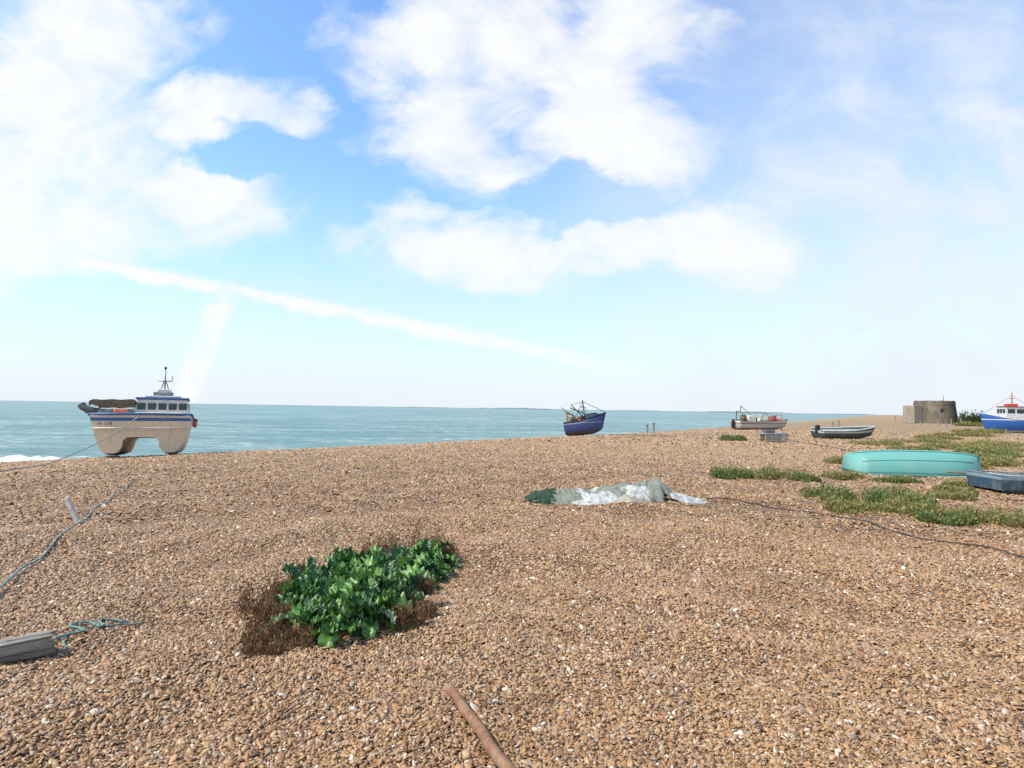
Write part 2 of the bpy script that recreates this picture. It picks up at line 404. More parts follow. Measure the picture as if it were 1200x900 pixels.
a=po.data.attributes.new('tone','FLOAT','POINT'); a.data.foreach_set('value',tn)
po['kind']='stuff'; po['label']='loose tan and brown beach pebbles covering the ground'; po['category']='pebbles'

# ---------------------------------------------------------------- vegetation
def leafmat(name,stops,rough=.5,trans=.15):
    m,t,p=newmat(name)
    ge=t.new('ShaderNodeNewGeometry'); tc=t.new('ShaderNodeTexCoord').outputs['Object']
    n=t.noise(tc,6,3,.6)
    f=t.m('ADD',t.m('MULTIPLY',ge.outputs['Random Per Island'],.75),t.m('MULTIPLY',t.m('SUBTRACT',n.outputs[0],.2),.45),clamp=True)
    c=t.ramp(f,stops); t.l.new(c,p.inputs['Base Color']); p.inputs['Roughness'].default_value=rough
    tb=t.new('ShaderNodeBsdfTranslucent'); t.l.new(c,tb.inputs[0]); mx=t.new('ShaderNodeMixShader'); mx.inputs[0].default_value=trans
    t.l.new(p.outputs[0],mx.inputs[1]); t.l.new(tb.outputs[0],mx.inputs[2]); t.l.new(mx.outputs[0],t.n['Material Output'].inputs[0])
    return m
m_kale=leafmat('kale_leaf',[(0,(.02,.06,.018)),(.25,(.045,.13,.025)),(.45,(.10,.23,.04)),(.65,(.16,.31,.06)),(.82,(.15,.26,.12)),(.95,(.36,.46,.27))],.38,.2)
m_brown=leafmat('dry_stalks',[(0,(.06,.03,.015)),(.35,(.17,.075,.035)),(.6,(.28,.13,.06)),(.8,(.18,.17,.06)),(1,(.38,.25,.12))],.8,.15)
m_scrub=leafmat('scrub_leaf',[(0,(.06,.065,.018)),(.35,(.18,.19,.05)),(.55,(.32,.29,.085)),(.8,(.40,.31,.12)),(1,(.5,.38,.18))],.7,.22)
m_green=leafmat('green_leaf',[(0,(.04,.07,.02)),(.4,(.12,.18,.045)),(.7,(.24,.26,.07)),(1,(.36,.30,.12))],.6,.2)
m_shrub=leafmat('dark_shrub_leaf',[(0,(.015,.035,.012)),(.5,(.04,.07,.02)),(1,(.09,.12,.04))],.6,.1)

def kale(x,y,sc,seed):
    r=random.Random(seed); Vs=[];Fs=[]
    nl=44; nu,nv=12,11
    for k in range(nl):
        q=k/nl
        az=k*2.399+r.uniform(-.4,.4); Lf=r.uniform(.10,.20)*sc*(1-.2*q); Wd=Lf*r.uniform(.52,.75)
        el=R(10+60*q+r.uniform(-14,14)); sr=r.uniform(.03,.16)*(1-q*.6)*sc; base=Vector((math.cos(az)*sr,math.sin(az)*sr,.02+r.uniform(.04,.22)*q*sc))
        stalk=Lf*r.uniform(.3,.7); d=Vector((math.cos(az),math.sin(az),0)); side=Vector((-math.sin(az),math.cos(az),0))
        tw=r.uniform(-.6,.6); ph=r.uniform(0,6); o=len(Vs); curl=r.uniform(35,115)
        start=base+(d*math.cos(el)+Vector((0,0,math.sin(el))))*stalk
        for iu in range(nu):
            tt=iu/(nu-1)
            e=el-tt*R(curl)-.1
            if iu==0: p0=start.copy()
            else: p0=p0+(d*math.cos(e)+Vector((0,0,math.sin(e))))*Lf/(nu-1)
            ww=Wd*(math.sin(math.pi*min(1,(tt*.88+.12))**.85)**.5)*(1+.18*math.sin(tt*22+ph))
            up=(-d*math.sin(e)+Vector((0,0,math.cos(e))))
            for iv in range(nv):
                s=(iv/(nv-1)-.5)*2
                rip=abs(s)**1.2*.030*sc*math.sin(tt*21+ph+s*3.5)+.032*abs(s)*sc
                vv_=p0+(side*math.cos(tw)+up*math.sin(tw))*s*ww*.6+up*rip
                vv_.z=max(vv_.z,.005); Vs.append(tuple(vv_))
        for iu in range(nu-1):
            for iv in range(nv-1):
                a=o+iu*nv+iv; Fs.append((a,a+1,a+nv+1,a+nv))
        o=len(Vs); sd_=side*.006*sc
        Vs+= [tuple(base-sd_),tuple(base+sd_),tuple(start+sd_),tuple(start-sd_)]; Fs.append((o,o+1,o+2,o+3))
    ob=fastmesh('sea_kale',Vs,Fs,m_kale,smooth=True); ob.location=(x,y,gz(x,y)-.01)
    tag(ob,'green sea kale with crinkled leaves growing in shingle','plant','sea kale plants')
for k,(x,y,s) in enumerate([(-1.32,4.85,1.0),(-1.08,5.0,.9),(-1.52,5.05,1.0),(-1.3,5.4,1.2),(-1.02,5.5,1.0),(-1.65,5.6,1.1),(-1.5,6.0,1.2),(-1.15,6.05,1.15),(-1.05,6.5,1.05),(-1.95,6.1,.95),(-1.35,6.7,1.0),(-1.12,6.95,1.1),(-.95,7.3,1.0),(-1.7,6.5,1.0),(-1.85,5.6,.8),(-.85,6.8,.8)]):
    kale(x,y,s,k)

def bushmesh(name,rx,ry,h,n,ls,m,seed,spiky=.4,lumps=7,stems=14):
    r=np.random.default_rng(seed)
    lc=np.stack([r.uniform(-.75,.75,lumps)*rx,r.uniform(-.75,.75,lumps)*ry],-1); lh=h*r.uniform(.35,1,lumps); lr=np.stack([rx*r.uniform(.2,.45,lumps),ry*r.uniform(.25,.5,lumps)],-1)
    k=r.integers(0,lumps,n); a=r.uniform(0,2*np.pi,n); q=np.sqrt(r.random(n))
    px=lc[k,0]+lr[k,0]*q*np.cos(a); py=lc[k,1]+lr[k,1]*q*np.sin(a)
    top=lh[k]*np.sqrt(np.clip(1-q*q,0,1))*r.uniform(.6,1.25,n)
    pz=top*r.random(n)**.6
    d=np.stack([np.cos(a)*.6+r.normal(0,.5,n),np.sin(a)*.6+r.normal(0,.5,n),.3+r.random(n)*1.2+spiky],-1); d/=np.linalg.norm(d,axis=1)[:,None]
    s=np.cross(d,r.normal(0,1,(n,3))); s/=np.linalg.norm(s,axis=1)[:,None]
    ll=(ls*r.uniform(.6,1.6,n))[:,None]; ww=ll*r.uniform(.1,.3,n)[:,None]
    P=np.stack([px,py,pz],-1)
    V=np.stack([P-s*ww*.4,P+d*ll*.5-s*ww,P+d*ll,P+d*ll*.5+s*ww],1)
    ns=n//stems; js=r.integers(0,n,ns); Pt=P[js]+d[js]*ll[js]*1.5; Pt[:,2]*=r.uniform(1,1.3,ns); B=np.stack([lc[k[js],0]*.5+Pt[:,0]*.5,lc[k[js],1]*.5+Pt[:,1]*.5,np.zeros(ns)],-1)
    sw=np.cross(Pt-B,r.normal(0,1,(ns,3))); sw/=np.linalg.norm(sw,axis=1)[:,None]+1e-9; sw*=ls*.06
    V2=np.stack([B-sw,B+sw,Pt+sw*.5,Pt-sw*.5],1)
    V=np.concatenate([V.reshape(-1,3),V2.reshape(-1,3)]); V[:,2]=np.maximum(V[:,2],-.02)
    F=np.arange(len(V)).reshape(-1,4)
    return fastmesh(name,V,F,m)
for k,(x,y,rx,ry,h) in enumerate([(-2.22,5.5,.20,.24,.25),(-2.02,5.25,.20,.20,.22),(-1.90,4.85,.20,.18,.18),(-1.76,4.62,.22,.18,.17),(-1.55,4.72,.15,.12,.14),(-.86,5.0,.19,.17,.21),(-.80,5.4,.17,.2,.22),(-1.42,7.5,.26,.3,.38),(-1.6,7.2,.18,.25,.34),(-1.05,7.8,.28,.3,.44),(-.80,7.5,.18,.2,.32),(-2.15,6.05,.18,.22,.28),(-1.25,6.6,.12,.2,.38),(-.88,6.2,.12,.2,.24)]):
    ob=bushmesh('dried_plant',rx,ry,h,2000,.024,m_brown,100+k,.7,9,6); ob.location=(x,y,gz(x,y))
    tag(ob,'clump of dried reddish brown stalks in shingle','plant','dried shore plants')
sc_=[(6.1,17.5,.65,.5,.32,m_green,.05),(7.5,17.0,.75,.5,.34,m_scrub,.05),(6.85,17.2,.55,.45,.32,m_green,.05),(8.0,16.7,.45,.35,.24,m_green,.05),
 (6.55,11.7,.5,.45,.28,m_scrub,.05),(7.35,11.4,.65,.55,.32,m_scrub,.05),(7.5,10.7,.45,.32,.2,m_green,.05),(8.2,13.1,.7,.5,.30,m_scrub,.05),(6.9,13.2,.6,.5,.30,m_green,.05),(7.7,12.2,.6,.45,.32,m_green,.05),
 (8.8,10.5,.7,.42,.28,m_scrub,.05),(8.15,10.9,.4,.35,.24,m_scrub,.05),(9.5,17.4,.5,.45,.24,m_scrub,.05),(10.6,16.5,.6,.4,.18,m_green,.05),(11.9,16.0,.7,.35,.16,m_scrub,.05),(13.2,16.7,.5,.35,.18,m_scrub,.05),
 (21.5,36,1.4,.9,.42,m_scrub,.07),(14.1,39,.8,.6,.42,m_green,.08),(27,40,2.0,1.1,.36,m_scrub,.08),(24.0,34,1.4,.9,.30,m_scrub,.08),(16.9,23.5,.9,.6,.34,m_scrub,.07),
 (19,25,1.3,.8,.34,m_scrub,.07),(21.4,27.6,1.4,.9,.38,m_green,.08),(25,32,1.8,1.1,.4,m_scrub,.08),(29,37,2.1,1.2,.42,m_scrub,.08),(33,47,2.0,1.1,.38,m_scrub,.1),
 (84,112,2.5,2,.5,m_scrub,.3),(40,54,2.4,1.3,.42,m_scrub,.12),(50,66,3.0,1.6,.45,m_scrub,.15),(13.9,20.4,.8,.5,.36,m_green,.06),(15.4,21.2,1.1,.6,.34,m_scrub,.07),(9.5,13.2,.5,.35,.20,m_scrub,.05),(17.9,22.4,1.0,.6,.32,m_scrub,.07),(20.9,32,1.3,.8,.28,m_scrub,.07),(10.4,14.3,.4,.3,.18,m_scrub,.05),(12.2,22.5,.8,.55,.28,m_scrub,.06),(23,29.5,1.4,.9,.34,m_scrub,.08),(18.6,28,1.1,.8,.30,m_green,.07),
 (102.5,136,3.0,2.2,3.0,m_shrub,.35),(106,138,2.6,2,2.4,m_shrub,.35),(109,141,2.4,2,1.6,m_green,.35)]
for k,(x,y,rx,ry,h,m,ls) in enumerate(sc_):
    ob=bushmesh('scrub_bush',rx,ry,h,3500,ls*1.0,m,300+k,spiky=.5,lumps=12,stems=8); ob.location=(x,y,gz(x,y)-.01)
    tag(ob,('dark green shrub growing beside the stone tower' if m is m_shrub else ('leafy green' if m is m_green else 'dry yellow-green')+' low scrub growing on the shingle'),'bush','low beach scrub')

# ---------------------------------------------------------------- ropes, driftwood, poles
def catm(pts,k=8):
    P=[Vector(p) for p in pts]; P=[P[0]]+P+[P[-1]]; out=[]
    for i in range(1,len(P)-2):
        for j in range(k):
            t_=j/k; a,b_,c_,d_=P[i-1:i+3]
            out.append(.5*((2*b_)+(-a+c_)*t_+(2*a-5*b_+4*c_-d_)*t_*t_+(-a+3*b_-3*c_+d_)*t_**3))
    out.append(P[-2]); return out
def ground_rope(pts,r,m,label,wig=.03,lift=.015,name='rope'):
    q=[]
    for i,p in enumerate(catm([(a,b_,0) for a,b_ in pts],14)):
        x=p.x+math.sin(i*.7)*wig*random.random(); y=p.y+math.cos(i*.9)*wig*random.random()
        q.append((x,y,gz(x,y)+r+lift))
    o=MB().tube(q,r,6).obj(name,m,smooth=True); tag(o,label,'rope'); return o
m_teal=mat('teal_rope',(.20,.33,.29),.85,.4,20); m_drk=mat('dark_rope',(.07,.06,.055),.8,.4,20); m_pale=mat('pale_rope',(.42,.38,.32),.8,.4,20)
q=[]
for i in range(40):
    f=i/39; p_=Vector((-8.7,14.2,0)).lerp(Vector((-3.9,4.2,0)),f); p_.x-=.12*math.sin(math.pi*f)
    p_.z=gz(p_.x,p_.y)+.035+.02*math.sin(f*9); q.append(p_)
tag(MB().tube(q,.012,6).obj('rope',m_teal,smooth=True),'long teal mooring rope stretched over the shingle','rope')
ground_rope([(-3.32,4.5),(-3.45,4.72),(-3.34,4.88),(-3.5,4.95),(-3.42,5.05),(-3.28,5.0),(-3.38,5.15),(-3.2,5.22)],.009,m_teal,'frayed teal rope lying beside the driftwood',.015,.02)
ground_rope([(-3.28,4.62),(-3.42,4.8),(-3.3,5.05),(-3.12,5.28)],.006,m_teal,'thin teal cord beside the driftwood',.02)
ground_rope([(4.1,12.95),(4.7,12.7),(5.3,12.0),(5.7,11.4),(5.88,11.0),(6.1,9.9),(6.24,8.9),(6.54,7.77),(6.9,6.5)],.010,m_drk,'dark cable lying across the shingle',.04,.015)
ground_rope([(18.6,41.6),(17.3,34),(16.4,29),(15.6,25),(14,21)],.022,m_drk,'dark cable on the shingle near moored boats',.05)
ground_rope([(8.2,46),(14,47),(22,48)],.025,m_pale,'pale rope lying near beached boats',.1)
ground_rope([(23,30),(31,50),(40,62)],.025,m_pale,'pale rope lying across scrubby shingle',.1)

m_wood=mat('weathered_wood',(.36,.32,.26),.85,.5,6,bs=.6,fine=60)
m_grain=mat('split_timber',(.38,.34,.27),.9,.6,5,col2=(.22,.185,.14),bs=1.0,bd=.03,fine=26,stretch=(.2,1.6,1.6))
m_stick=mat('brown_stick',(.24,.11,.05),.8,.5,7,col2=(.36,.22,.13),bs=.6,fine=40,stretch=(1,1,1)); m_rust=mat('rusty_metal',(.22,.10,.05),.75,.45,9,col2=(.30,.2,.13),bs=.4)
from mathutils import noise as mn
nn=44;ring=56; vs=[];fs=[]
for i in range(nn):
    f=i/(nn-1)
    for k in range(ring):
        a=2*math.pi*k/ring
        c_,s_=math.cos(a),math.sin(a)
        sq=1/(abs(c_)**6+abs(s_)**6)**(1/6)
        fb=mn.noise(Vector((c_*8,s_*8,f*2.5))); gr=mn.noise(Vector((c_*1.5,s_*1.5,f*2.5)))
        crk=-.020*max(0,mn.noise(Vector((c_*4.5,s_*4.5,f*1.0+5)))-.22)/.2
        rr=(.072*sq+.008*gr+.0035*fb+crk)*(1.0 if i not in(0,nn-1) else .9)
        ex=.05*mn.noise(Vector((c_*3,s_*3,3)))*(i in (0,1,nn-2,nn-1))
        vs.append((f*1.1-.55+ex,rr*c_*1.15,rr*s_*.9+.07))
for i in range(nn-1):
    for k in range(ring): fs.append((i*ring+k,i*ring+(k+1)%ring,(i+1)*ring+(k+1)%ring,(i+1)*ring+k))
fs.append(tuple(range(ring))); fs.append(tuple((nn-1)*ring+k for k in range(ring)))
o=MB().add(vs,fs).obj('driftwood_post',m_grain,smooth='auto'); o.location=(-3.74,4.17,gz(-3.7,4.2)); o.rotation_euler=(.15,-.02,math.atan2(.45,.5)); tag(o,'weathered squared timber beam lying on shingle','driftwood')
q=[]
for i in range(14):
    f=i/13; x=-.36+.60*f; y=3.84-1.45*f; q.append((x+.006*math.sin(i*1.7),y,gz(x,y)+.038+.02*math.sin(3*f)))
o=MB().tube(q,.028,10,.032).obj('wooden_pole',m_stick,smooth='auto'); tag(o,'rusty brown pole lying on the shingle','pole')
m_wht=mat('white_paint',(.75,.74,.70),.5,.2,5,col2=(.55,.5,.42))
m_stake=mat('pale_stake_wood',(.66,.61,.52),.85,.3,9,bs=.5)
st=thing('mooring_stake','pale weathered wooden stake leaning out of the shingle','stake',(-6.62,9.42,gz(-6.6,9.4)))
MB().box(.075,.05,.46,(-.07,0,.15),(0.05,-.45,0),.008,top=.9).obj('post',m_stake,st)
MB().box(.06,.03,.05,(-.165,0,.37),(0.05,-.45,0),.006,top=.6).obj('split_tip',m_stake,st)

# ---------------------------------------------------------------- nets and tarpaulins
def netmat(name,c1,c2,sc=60):
    m,t,p=newmat(name); tc=t.new('ShaderNodeTexCoord').outputs['Object']
    v=t.new('ShaderNodeTexVoronoi',feature='DISTANCE_TO_EDGE'); v.inputs['Scale'].default_value=sc; t.l.new(tc,v.inputs['Vector'])
    n=t.noise(tc,9,9,.8); f=t.smooth(v.outputs[0],.02,.12)
    c=t.mix(t.smooth(n.outputs[0],.38,.62),c4(c1),c4(c2)); c=t.mix(t.m('MULTIPLY',f,.35),c,c4(tuple(q*.45 for q in c1)))
    n4=t.noise(tc,24,6,.8); c=t.mix(t.m('MULTIPLY',t.smooth(n4.outputs[0],.55,.65),.35),c,c4(tuple(q*.3 for q in c1)))
    t.l.new(c,p.inputs['Base Color']); p.inputs['Roughness'].default_value=.85; bump(t,p,t.m('ADD',v.outputs[0],t.m('MULTIPLY',t.m('ADD',n.outputs[0],n4.outputs[0]),2)),.8,.04); return m
def heap(x,y):
    z=0
    for cx,cy,rx,ry,h in ((.72,12.45,.42,.5,.22),(1.3,12.5,.5,.5,.22),(1.9,12.5,.5,.5,.20),(2.45,12.6,.45,.5,.22),(3.0,12.7,.5,.5,.32),(3.55,12.8,.5,.4,.10)):
        q=((x-cx)/rx)**2+((y-cy)/ry)**2; z=max(z,0) + h*math.exp(-q*1.9)*.82
    return z
def sheet(name,x0,y0,rx,ry,m,seed,off,amp,label,cat,rotz=0):
    vs=[];fs=[];nr_,na2=34,96; cs,sn=math.cos(rotz),math.sin(rotz)
    for i in range(nr_+1):
        q=i/nr_
        for k in range(na2):
            a=2*math.pi*k/na2
            ed=1+.5*mn.noise(Vector((math.cos(a)*1.6,math.sin(a)*1.6,seed)))+.3*mn.noise(Vector((math.cos(a)*5,math.sin(a)*5,seed)))
            lx=rx*q*ed*math.cos(a); ly=ry*q*ed*math.sin(a); px=lx*cs-ly*sn; py=lx*sn+ly*cs; X_=x0+px; Y_=y0+py
            P_=Vector((X_*2.2,Y_*2.2,seed)); wp=Vector((mn.noise(P_),mn.noise(P_+Vector((9,0,0))),0))*.9
            lo=mn.noise(P_*1.3)                                  # soft swells
            rd2=1-abs(mn.noise(P_*2.6+wp*2))*2.2; rd3=1-abs(mn.noise(P_*6+wp*3))*2.2
            wr=amp*(lo*.7+rd2*.35+rd3*.2)
            z=heap(X_,Y_)+off*(1-q**5)+max(wr,-.04)*(1-q**6)-.03*(q>.97)
            vs.append((px,py,z+gz(X_,Y_)-gz(x0,y0)))
    for i in range(nr_):
        for k in range(na2): fs.append((i*na2+k,i*na2+(k+1)%na2,(i+1)*na2+(k+1)%na2,(i+1)*na2+k))
    o=MB().add(vs,fs).obj(name,m,smooth=True); o.location=(x0,y0,gz(x0,y0)); tag(o,label,cat,'heap of nets and tarpaulins'); return o
m_ng=netmat('green_net',(.02,.075,.035),(.07,.11,.06)); m_nw=netmat('pale_net',(.44,.44,.34),(.28,.30,.21)); m_ny=netmat('grey_net',(.32,.36,.27),(.50,.49,.41),90)
m_tarp=mat('tarpaulin',(.56,.55,.50),.7,.3,9,col2=(.40,.41,.36),bs=.6,bd=.03,fine=22); m_tan=mat('tan_sheet',(.46,.38,.27),.7,.4,6)
sheet('fishing_net',.66,12.42,.36,.36,m_ng,1.3,.05,.10,'dark green fishing net bundled on shingle','net')
sheet('fishing_net',1.2,12.5,.46,.40,m_nw,2.7,.035,.11,'pale tangled fishing net piled on shingle','net')
sheet('tarpaulin',1.75,12.35,.46,.40,m_tarp,3.1,.045,.12,'crumpled off-white tarpaulin over nets','tarpaulin',.3)
sheet('fishing_net',2.1,12.55,.50,.42,m_ny,7.1,.05,.12,'grey tangled net between pale sheets','net')
sheet('tarpaulin',2.5,12.40,.34,.33,m_tarp,4.9,.05,.12,'folded off-white sheet over nets','tarpaulin',-.4)
sheet('tan_net',2.35,12.1,.45,.2,m_tan,14.4,.02,.06,'tan netting flattened beside tarpaulin','net',.2)
sheet('fishing_net',2.98,12.7,.50,.42,m_ny,5.5,.06,.14,'grey green fishing net heaped on shingle','net')
sheet('tarpaulin',3.6,12.75,.50,.24,m_tarp,6.6,.02,.07,'thin off-white sheet trailing off the net heap','tarpaulin',.1)
sheet('tarpaulin',1.6,12.0,.42,.15,m_tarp,8.2,.015,.05,'edge of grey white sheet spread on pebbles','tarpaulin',.15)
MB_=MB().tube(catm([(.45,12.15,gz(.5,12.1)+.04),(.75,12.1,gz(.7,12)+.12),(1.1,12.05,gz(1,12)+.05),(1.5,11.9,gz(1.5,12)+.03)],6),.012,6); tag(MB_.obj('rope',m_teal,smooth=True),'teal rope end trailing from the net heap','rope')

# ---------------------------------------------------------------- boats
m_glass=mat('window_glass',(.03,.045,.055),.12,.2,3); m_blue=mat('blue_paint',(.03,.14,.34),.45,.3,4); m_dblue=mat('navy_paint',(.015,.03,.10),.5,.3,4)
m_cream=mat('cream_paint',(.76,.70,.57),.45,.25,3,col2=(.62,.53,.40)); m_grey=mat('grey_metal',(.35,.36,.37),.5,.4,6,metal=.3); m_black=mat('black_rubber',(.02,.02,.02),.7,.3,6)
m_red=mat('red_paint',(.50,.05,.03),.5,.3,4); m_orange=mat('orange_plastic',(.75,.16,.05),.45,.3,6); m_canvas=mat('brown_canvas',(.19,.14,.09),.85,.45,8,bs=.5); m_deck=mat('deck',(.38,.34,.28),.8,.4,6)
m_gtube=mat('grey_inflatable',(.12,.12,.12),.6,.35,5); m_ored=mat('orange_red_paint',(.62,.09,.03),.5,.3,4)

def stations(L_,B,D,sheer,keelr,transom,n=20,m=8,rake=.3,boxy=.55,tpow=2.2,tm=.45):
    out=[]
    for i in range(n+1):
        t_=i/n
        if t_<tm: hb=B/2*(transom+(1-transom)*math.sin(math.pi/2*t_/tm))
        else: hb=B/2*max(.012,1-((t_-tm)/(1-tm))**tpow)
        zs=D+sheer*max(0,t_-.25)**2/.5625+.12*sheer*(1-t_)**2; zk=keelr*max(0,(t_-.6)/.4)**2.2
        row=[]
        for j in range(-m,m+1):
            a=abs(j)/m*math.pi/2; sg=1 if j>0 else -1
            bx=boxy+(.95-boxy)*max(0,(t_-.5)/.5)
            yv=sg*hb*math.sin(a)**bx if j else 0
            zv=zk+(zs-zk)*(1-math.cos(a))**.9
            row.append((L_*(t_-.5)+rake*(zv/zs-.4)*t_**5, yv, zv))
        out.append(row)
    return out
def hullobj(name,st,m,parent,thick=.045):
    vs=[p for r_ in st for p in r_]; w_=len(st[0]); fs=[]
    for i in range(len(st)-1):
        for j in range(w_-1): fs.append((i*w_+j,i*w_+j+1,(i+1)*w_+j+1,(i+1)*w_+j))
    c=w_//2
    for j in range(c):
        a,b_,c_,d_=j,j+1,w_-2-j,w_-1-j
        fs.append((a,b_,c_,d_) if b_!=c_ else (a,b_,d_))
    o=MB().add(vs,fs).obj(name,m,parent,'auto')
    s_=o.modifiers.new('s','SOLIDIFY'); s_.thickness=thick; s_.offset=-1
    return o
def sheer_strake(st,r,m,parent,dz=0,name='gunwale',dy=0):
    a=[(r_[0][0],r_[0][1]-dy,r_[0][2]+dz) for r_ in st]; b_=[(r_[-1][0],r_[-1][1]+dy,r_[-1][2]+dz) for r_ in st]
    return MB().tube(a+b_[::-1],r,6).obj(name,m,parent,True)
def deckobj(st,drop,m,parent,name='deck',upto=None):
    vs=[];fs=[];k=0
    for r_ in st[:upto]:
        zs=r_[-1][2]-drop
        hw=max([p[1] for p in r_ if p[2]<=zs+1e-6]+[.0]); hw=max(.01,hw-.02)
        vs+=[(r_[-1][0],-hw,zs),(r_[-1][0],hw,zs)]
        if k: fs.append((2*k-2,2*k-1,2*k+1,2*k))
        k+=1
    return MB().add(vs,fs).obj(name,m,parent)
def text(s,size,m,parent,loc,rot):
    cu=bpy.data.curves.new('t','FONT'); cu.body=s; cu.size=size; cu.extrude=.004; cu.align_x='CENTER'
    o=bpy.data.objects.new('t',cu); COL.objects.link(o); bpy.context.view_layer.update()
    me=bpy.data.meshes.new_from_object(o.evaluated_get(bpy.context.evaluated_depsgraph_get())); bpy.data.objects.remove(o)
    me.materials.clear(); me.materials.append(m)
    q=bpy.data.objects.new('registration_number',me); COL.objects.link(q); q.parent=parent; q.location=loc; q.rotation_euler=rot; return q
def wheelhouse(parent,x,y,z,lx,ly,h,mbody,mroof,front_win=3,side_win=2,roofover=.08,top=.93,wz=.70,whh=.30,rt=.07):
    b_=MB().box(lx,ly,h,(x,y,z+h/2),b=.03,top=top).obj('wheelhouse',mbody,parent)
    MB().box(lx*top+2*roofover,ly*top+2*roofover,rt,(x,y,z+h+rt/2),b=.03).obj('roof',mroof,b_)
    def mk(px,py,sx_,sy_,sz_): MB().box(sx_,sy_,sz_,(px,py,z+h*wz),b=.008).obj('window',m_glass,b_)
    tw=ly*.9/front_win
    for k in range(front_win): mk(x+lx/2*(1-(1-top)*wz),y+(k-(front_win-1)/2)*tw,.05,tw*.8,h*whh)
    for sg in (-1,1):
        for k in range(side_win): mk(x+(k-(side_win-1)/2)*lx*.42,y+sg*(ly/2*(1-(1-top)*wz)),lx*.34,.05,h*whh)
    return b_

# --- catamaran
px,py=-13.5,22.3
cat=thing('catamaran_boat','cream twin-hulled fishing boat with blue trim beached on shingle','boat',(px,py,gz(px,py)+.04),(0,R(-3.0),R(-63)))
mid=[(0,.68),(.44,.67),(.55,.56),(.62,.28),(.72,.07),(.88,0),(1.10,.01),(1.30,.12),(1.44,.42),(1.55,.95),(1.64,1.45)]
bow=[(0,.70),(.44,.69),(.56,.58),(.66,.34),(.76,.17),(.88,.10),(1.04,.11),(1.22,.24),(1.37,.54),(1.49,.98),(1.60,1.5)]
vs=[];fs=[];xs=[0,-.06,-.2,-.45,-.8,-1.2,-1.8,-3,-4.2,-5.4]
w_=21
for xi in xs:
    f=min(1,(-xi/1.8))**.5
    half=[(bow[k][0]*(1-f)+mid[k][0]*f-(.07 if xi==0 else 0)*(k>2),bow[k][1]*(1-f)+mid[k][1]*f) for k in range(11)]
    row=[(-a,b_) for a,b_ in half[::-1]]+half[1:]
    for a,b_ in row: vs.append((xi-(1.5-b_)*.35*(1-f)+.20*(1-f)*(1-(a/1.5)**2)+.10*(1-f)*math.exp(-((abs(a)-.95)/.3)**2)*(b_<1.2),a,b_))
for i in range(len(xs)-1):
    for j in range(w_-1): fs.append((i*w_+j,i*w_+j+1,(i+1)*w_+j+1,(i+1)*w_+j))
    fs.append((i*w_,(i+1)*w_,(i+1)*w_+w_-1,i*w_+w_-1))
fs.append(tuple(range(w_))); fs.append(tuple((len(xs)-1)*w_+k for k in range(w_)))
m_cath=hullmat('catamaran_hull',[(-1,(.24,.17,.11)),(.12,(.84,.68,.46)),(1.28,(.025,.14,.38)),(1.40,(.78,.70,.55))],.45,.42,(.40,.24,.12))
hull=MB().add(vs,fs).obj('hull',m_cath,cat,'auto')
sh=[(vs[i*w_][0],vs[i*w_][1]-.02,vs[i*w_][2]+.03) for i in range(1,len(xs))]; sh2=[(a,-b_,c_) for a,b_,c_ in sh]
MB().tube(sh[::-1]+[(.14,-.8,1.53),(.22,0,1.53),(.14,.8,1.53)]+sh2,.045,8).obj('gunwale',m_blue,cat,True)
MB().tube([(-.02,-1.47,1.02),(.10,-.6,1.02),(.14,0,1.02),(.10,.6,1.02),(-.02,1.47,1.02)],.032,6).obj('rubbing_strake',m_cream,cat,True)
wh=wheelhouse(cat,-2.3,.58,1.45,1.8,1.96,.72,m_cream,m_blue,5,2,.06,.88,.60,.36,.07)
MB().box(1.4,1.25,.08,(-2.3,.58,2.28),b=.03).obj('roof_box',m_cream,wh)
MB().box(.14,.7,.16,(-1.75,.58,2.40),b=.03).obj('light_bar',m_grey,wh)
mb=MB().tube([(-2.2,.6,2.3),(-2.2,.6,3.45)],.03,8).tube([(-2.2,.35,2.95),(-2.2,.85,2.95)],.02).tube([(-2.2,.38,2.35),(-2.2,.6,3.05)],.02).tube([(-2.2,.82,2.35),(-2.2,.6,3.05)],.02).tube([(-2.2,.85,2.95),(-2.2,.85,3.15)],.014).obj('mast',m_grey,cat,True)
MB().ball((-2.2,.6,3.48),.05,.05,.06).obj('mast_light',m_black,mb,True)
MB().box(.12,.5,.12,(-2.0,.6,2.55),b=.03).obj('radar',m_wht,mb)
MB().box(.9,1.6,.14,(-.95,.5,1.55),b=.05).obj('fore_hatch',m_cream,cat)
fr=MB().tube([(-1.5,-1.5,1.4),(-1.5,-1.5,1.98),(-1.5,-.4,1.98),(-1.5,-.4,1.4)],.03).obj('hauler_frame',m_grey,cat,True)
vsr=[];fsr=[];gx,gy=8,12
for s_ in (0,1):
    for i in range(gx+1):
        for k in range(gy+1):
            a=-1.15-2.6*i/gx; b_=-1.78+1.44*k/gy
            vsr.append((a,b_,2.10+.012*math.sin(k*1.3+i)-.05*(k==0)-.09*s_-(.10*s_ if i in(0,gx) else 0)+.012*math.sin(i*2)+.03*k/gy))
W2=(gx+1)*(gy+1)
for s_ in (0,1):
    for i in range(gx):
        for k in range(gy):
            a=s_*W2+i*(gy+1)+k; fsr.append((a,a+1,a+gy+2,a+gy+1))
for i in range(gx):
    for k in (0,gy):
        a=i*(gy+1)+k; b_=(i+1)*(gy+1)+k; fsr.append((a,b_,b_+W2,a+W2))
for k in range(gy):
    for i in (0,gx):
        a=i*(gy+1)+k; fsr.append((a,a+1,a+1+W2,a+W2))
MB().add(vsr,fsr).obj('canvas_canopy',m_canvas,fr,'auto')
MB().rough((-1.7,-.8,1.60),.5,.45,.18,2,.4).obj('net_pile',m_tan,cat,True)
